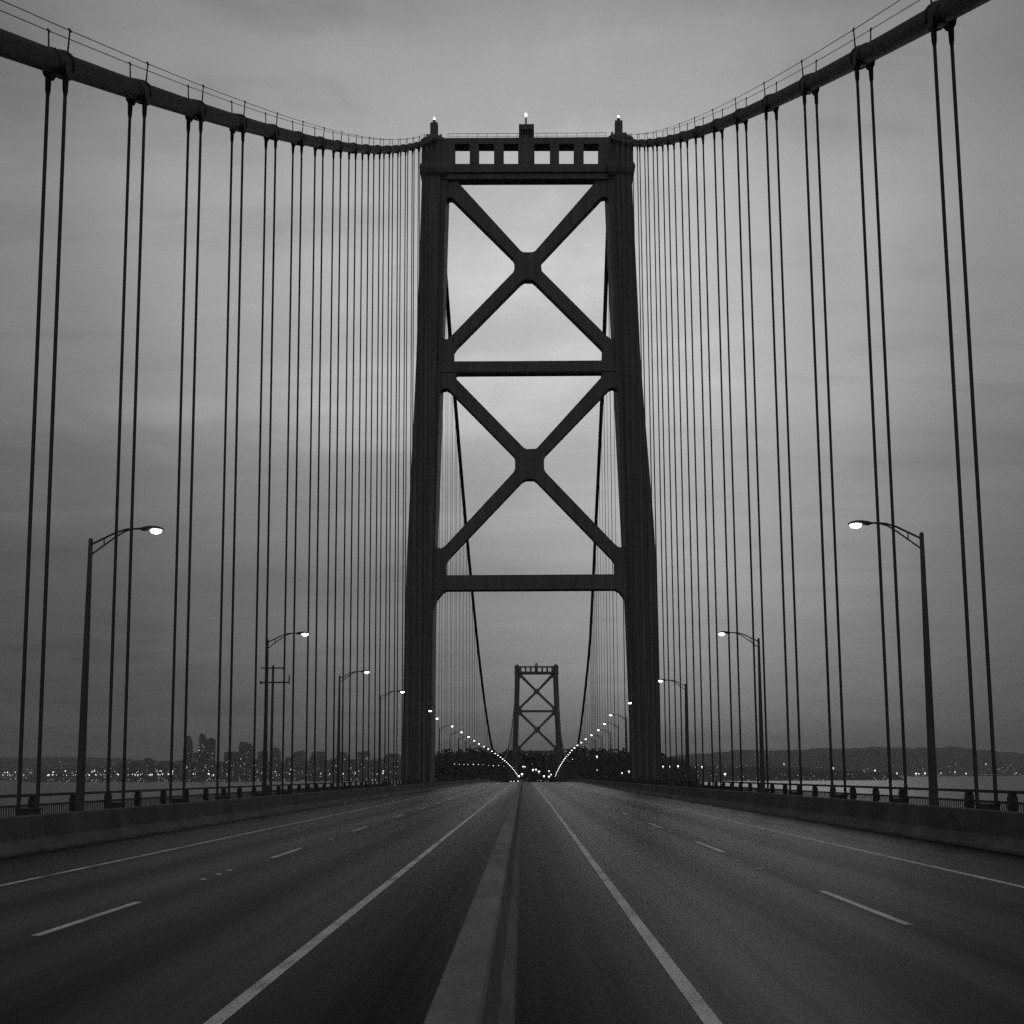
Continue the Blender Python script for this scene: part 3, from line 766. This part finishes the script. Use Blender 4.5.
# ------------------------------------------------------------------ city skyline
YC = 5600.0
def building(px0, px1, top, kind, label, Y=YC, group=None, nwin=8):
    if px0 > 255 and group is None: Y = 7200
    a, b = P(px0, 776, Y), P(px1, 776, Y); zt = P((px0 + px1) / 2, top, Y).z
    w = b.x - a.x; d = w * .8; H = zt - (WATER - 1)
    t = thing('office_tower' if H > 130 else 'apartment_block', label, 'building', ((a.x + b.x) / 2, Y, WATER - 1), group)
    rnd = random.Random(int(px0 * 10)); wl = MB(); ww = w / 2
    if kind == 'dome':
        wl.lathe((0, 0, 0), [(ww, 0), (ww, H * .72), (ww * .93, H * .82), (ww * .8, H * .9), (ww * .55, H * .96)], 12)
        cr_ = MB(); cr_.lathe((0, 0, 0), [(ww * .5, H * .955), (ww * .4, H * .985), (ww * .15, H)], 12)
    elif kind == 'step':
        wl.box((-ww, -d / 2, 0), (ww, d / 2, H * .9)); wl.box((-ww * .95, -d * .4, H * .9), (ww * .6, d * .4, H * .97))
        cr_ = MB(); cr_.box((-ww * .9, -d * .28, H * .97), (ww * .1, d * .28, H)); cr_.tube([(-ww * .4, 0, H), (-ww * .4, 0, H * 1.03)], 1.0, 6)
    elif kind == 'slab':
        wl.box((-ww, -d / 2, 0), (ww, d / 2, H * .97)); wl.box((-ww * 1.04, -d * .54, 0), (ww * 1.04, d * .54, H * .12))
        cr_ = MB(); cr_.box((-ww * .55, -d * .3, H * .97), (ww * .6, d * .3, H))
    else:
        wl.box((-ww, -d / 2, 0), (ww, d / 2, H * .9)); 
        for q in range(5): wl.box((-ww + 2 * ww * (q + .3) / 5, -d / 2 - 1.2, 0), (-ww + 2 * ww * (q + .6) / 5, -d / 2, H * .9))
        cr_ = MB(); cr_.quadbox([(-ww, -d / 2, H * .9), (ww, -d / 2, H * .9), (ww, d / 2, H * .9), (-ww, d / 2, H * .9), (-ww * .95, -d * .3, H * .94), (ww * .9, -d * .3, H), (ww * .9, d * .3, H), (-ww * .95, d * .3, H * .94)])
    wo_ = wl.build('wall', 'tower_block', t); cr_.build('crown', 'tower_crown', t)
    for k in range(nwin):
        g = MB(); x = rnd.uniform(-.85, .85) * ww * (.8 if kind == 'dome' else 1); z = H * rnd.uniform(.12, .8); q = rnd.uniform(1.2, 2.2) * Y / YC
        yy = -d / 2 - 1.6 if kind != 'dome' else -math.sqrt(max(0, ww * ww - x * x)) - .6
        g.box((x - q, yy, z - q * .8), (x + q, yy + .5, z + q * .8))
        g.build('window', 'winlit_b' if rnd.random() < .12 else 'winlit', wo_)
building(182.6, 192, 735.5, 'dome', 'tall dark tower with a rounded top, at the near end of the skyline', nwin=14)
building(198.8, 206, 734, 'step', 'tallest stepped tower of the skyline, touching its shorter neighbour', nwin=14)
building(206.2, 214, 738, 'slab', 'flat topped tower beside the tallest stepped tower', Y=YC + 30, nwin=14)
building(239.5, 252.5, 742, 'step', 'broad dark stepped tower standing alone in the middle of the skyline', nwin=16)
building(225, 237, 751.5, 'slab', 'low wide block just before the broad stepped tower', Y=YC - 60)
building(193, 198.4, 752.5, 'slab', 'small block between the round topped tower and the tallest tower', Y=YC - 50)
building(258, 267, 750, 'fin', 'ribbed mid rise tower behind the second city side lamp post', nwin=9)
building(272.5, 280, 747.5, 'step', 'slim pale tower seen just past the utility pole', nwin=9)
building(293.5, 304, 750.5, 'fin', 'square ribbed tower with a sloped crown, past the utility pole', nwin=10)
building(312, 325.5, 751.5, 'slab', 'wide slab block next after the square ribbed tower', nwin=10)
building(337, 349, 752, 'step', 'stepped block just past the third city side lamp post', nwin=9)
building(357.5, 369.5, 750.5, 'fin', 'ribbed block between the third and fourth city side lamp posts', nwin=9)
building(386, 399, 753.5, 'slab', 'dark slab block closest to the leg of the near tower', nwin=8)
rnd = random.Random(21)
px = 120.0; kinds = ['slab', 'fin', 'step']
while px < 400:
    w = rnd.uniform(5, 10); tp = rnd.uniform(758, 766) - (3 if px > 180 else 0)
    building(px, px + w, tp, rnd.choice(kinds), 'one of the low dim blocks crowded along the city waterfront', Y=YC - rnd.uniform(120, 300), group='low waterfront blocks', nwin=4)
    px += w + rnd.uniform(1, 6)

# ------------------------------------------------------------------ lights
def lightbox(mb, p, s): mb.ellipsoid(p, s, s, s, 5, 3)
def on_grid(grid, u, v):
    ny_, nx_ = len(grid) - 1, len(grid[0]) - 1
    return grid[min(ny_, int(v * ny_))][min(nx_, int(u * nx_))]
mb = MB(); rnd = random.Random(31)
for grid, n, vm, smin, smax in ((g_left, 200, .3, 2.0, 3.8), (g_city, 360, .5, 1.1, 2.2), (g_right, 200, .28, 1.6, 3.6), (g_low, 60, .4, .8, 1.6), (g_isl, 46, .4, .22, .4)):
    for _ in range(n):
        u = rnd.uniform(.06, .94); v = .02 + abs(rnd.gauss(0, vm * .5))
        p = on_grid(grid, u, min(.6, v)) + Vector((rnd.uniform(-20, 20) * smax / 4, 0, smax * 1.2 + 3))
        lightbox(mb, p, rnd.uniform(smin, smax))
lo_ = mb.build('city_lights', 'citylight', None, (0, 0, 0), False); struct(lo_, 'stuff')
# brighter lights one can pick out
lamp_bright = None
def bright(px, py, Y, size, label, group, mat='shore'):
    global lamp_bright
    p = P(px, py, Y)
    if lamp_bright is None:
        m_ = MB(); m_.ellipsoid((0, 0, 0), 1, 1, .8, 8, 5); m_.tube([(0, 0, -.7), (0, 0, -2.0)], .12, 5); o = lamp_bright = m_.build('shore_light', mat)
    else: o = lamp_bright.copy(); COL.objects.link(o)
    o.location = p; o.scale = (size, size, size); tag(o, label, 'light', group)
rnd = random.Random(41)
for k in range(95):
    px = rnd.uniform(0, 175) if k < 70 else rnd.uniform(175, 400); py = (775.2 + rnd.gauss(0, .35) if rnd.random() < .65 else 772.6 + rnd.gauss(0, 1.1)) - .005 * px
    bright(px, py, 5000, rnd.choice((1.2, 1.6, 2.2, 3.0)), 'bright light in the row glittering along the city shoreline', 'city shoreline lights')
for px, py in ((864, 771), (878, 772.5), (888, 773), (897, 773.2), (904, 772), (916, 773.5), (919, 773.8), (925, 773.2), (941, 773), (955, 772), (966, 773.5), (986, 764), (1016, 773), (875, 770.5), (833, 768), (812, 770), (784, 764)):
    bright(px, py, 7900, rnd.uniform(3.5, 8), 'bright light on the far shore under the long hill', 'hill shoreline lights')
for px, py, q in ((573, 759.5, .75), (597, 756.5, 1.0), (632, 760, .8), (622, 773, .7), (629, 771.5, .9), (450, 751.5, .55), (597, 770, .5), (663, 766.5, .8), (670, 766.5, .7), (678, 766, .9), (688, 763.5, 1.0), (696, 767, .8), (702, 766.8, .8), (725, 774, 1.0), (523, 766.5, .7), (525, 766.8, .6), (533, 769.8, .9), (536, 769.5, .8), (539, 771.5, 1.0), (549, 771, .7), (551, 774.5, .7), (522, 774, 1.0), (519, 776, .9), (544, 776, .9), (549, 776.5, .9)):
    bright(px, py, 1000, q, 'bright lamp on the dark wooded island at the far end of the bridge', 'island lights')
for k in range(12):
    bright(449 + k * 4.9 + rnd.uniform(-1, 1), 763.6 + .2 * k + rnd.uniform(-.4, .4), 1000, rnd.uniform(.3, .5), 'small lamp in the level row low on the wooded island, beyond the city side lamps', 'island road lights')

# ------------------------------------------------------------------ air
mb = MB(); mb.box((-14500, -500, WATER - 6), (14500, 14000, 420))
m = bpy.data.materials.new('haze'); m.use_nodes = True; nt = m.node_tree; nt.nodes.clear()
out = nt.nodes.new('ShaderNodeOutputMaterial'); pv = nt.nodes.new('ShaderNodeVolumePrincipled')
pv.inputs['Color'].default_value = (.8, .8, .8, 1); pv.inputs['Density'].default_value = 6.5e-5
nt.links.new(pv.outputs[0], out.inputs['Volume']); M['haze'] = m
HAZE = True
if HAZE:
    struct(mb.build('haze', 'haze'), 'stuff')

# ------------------------------------------------------------------ sky, light
w = bpy.data.worlds.new('World'); scene.world = w; w.use_nodes = True; nt = w.node_tree; L = nt.links.new
bg = nt.nodes['Background']
SUN_EL, SUN_AZ = R(14), R(8)
sky = N(nt, 'ShaderNodeTexSky', sky_type='NISHITA'); sky.sun_disc = False; sky.sun_elevation = SUN_EL; sky.sun_rotation = SUN_AZ; sky.air_density = 2; sky.dust_density = 4
bw = N(nt, 'ShaderNodeRGBToBW'); L(sky.outputs[0], bw.inputs[0])
tc = N(nt, 'ShaderNodeTexCoord'); sep = N(nt, 'ShaderNodeSeparateXYZ'); L(tc.outputs['Generated'], sep.inputs[0])
def math_(op, a, b=None, c=None, clamp=False):
    n = N(nt, 'ShaderNodeMath', operation=op); n.use_clamp = clamp
    for i, v in enumerate((a, b, c)):
        if v is None: continue
        if isinstance(v, (int, float)): n.inputs[i].default_value = v
        else: L(v, n.inputs[i])
    return n.outputs[0]
# overcast deck: planar cloud layer seen from below
den = math_('ADD', math_('MAXIMUM', sep.outputs['Z'], 0), .10)
u = math_('DIVIDE', sep.outputs['X'], den); v = math_('DIVIDE', sep.outputs['Y'], den)
cmb = N(nt, 'ShaderNodeCombineXYZ'); L(u, cmb.inputs[0]); L(v, cmb.inputs[1])
def cloud(sc, st, det, seed, rough=.55):
    mp = N(nt, 'ShaderNodeMapping'); mp.inputs['Scale'].default_value = st; mp.inputs['Location'].default_value = (seed, seed * .7, 0); L(cmb.outputs[0], mp.inputs[0])
    n = N(nt, 'ShaderNodeTexNoise'); n.inputs['Scale'].default_value = sc; n.inputs['Detail'].default_value = det; n.inputs['Roughness'].default_value = rough
    n.inputs['Distortion'].default_value = .4; L(mp.outputs[0], n.inputs['Vector']); return n.outputs['Fac']
c1 = cloud(1.15, (1, .8, 1), 7, 3.1, .62); c2 = cloud(1.1, (.55, 1.5, 1), 6, 8.4)
c3 = cloud(3.2, (.3, 1.6, 1), 5, 1.7)
cl_ = math_('ADD', math_('ADD', math_('MULTIPLY', c1, .5), math_('MULTIPLY', c2, .28)), math_('MULTIPLY', c3, .22))
cr2 = ramp(nt, [(.39, .37), (.5, .5), (.61, .645)], 'EASE'); L(cl_, cr2.inputs[0])      # 0.5 = unchanged
elev = ramp(nt, [(0, .08), (.06, .09), (.16, .122), (.26, .225), (.36, .41), (.47, .475), (.56, .37), (.68, .19), (1, .13)], 'EASE'); L(sep.outputs['Z'], elev.inputs[0])
# glow along the bridge; lens vignetting put into the sky colour as darker sides
az = math_('ABSOLUTE', sep.outputs['X'])
azr = ramp(nt, [(0, 1.0), (.14, .95), (.27, .76), (.40, .5), (.5, .4), (1, .36)], 'EASE'); L(az, azr.inputs[0])
ovc = math_('MULTIPLY', math_('MULTIPLY', elev.outputs[0], math_('MULTIPLY', cr2.outputs[0], 2.0)), azr.outputs[0])
tot = math_('ADD', math_('MULTIPLY', ovc, 10.0), math_('MULTIPLY', bw.outputs[0], .05))
cc = N(nt, 'ShaderNodeCombineXYZ')
for i in range(3): L(tot, cc.inputs[i])
L(cc.outputs[0], bg.inputs['Color']); bg.inputs['Strength'].default_value = .1
sl = bpy.data.lights.new('sun', 'SUN'); sl.energy = .08; sl.angle = R(25); sl.color = (1, 1, 1); so_ = bpy.data.objects.new('sun', sl); COL.objects.link(so_)
sd = Vector((math.sin(SUN_AZ) * math.cos(SUN_EL), math.cos(SUN_AZ) * math.cos(SUN_EL), math.sin(SUN_EL)))
so_.rotation_euler = sd.to_track_quat('Z', 'Y').to_euler()

scene.view_settings.view_transform = 'Standard'; scene.view_settings.look = 'None'; scene.view_settings.exposure = 0; scene.view_settings.gamma = 1
scene.render.engine = 'CYCLES'
cy = scene.cycles; cy.use_denoising = False; cy.use_adaptive_sampling = True; cy.adaptive_threshold = .035; cy.adaptive_min_samples = 32; cy.max_bounces = 5; cy.diffuse_bounces = 3; cy.glossy_bounces = 3; cy.volume_bounces = 1; cy.caustics_reflective = False; cy.caustics_refractive = False
cy.sample_clamp_indirect = 1.0; cy.sample_clamp_direct = 8; cy.use_light_tree = True
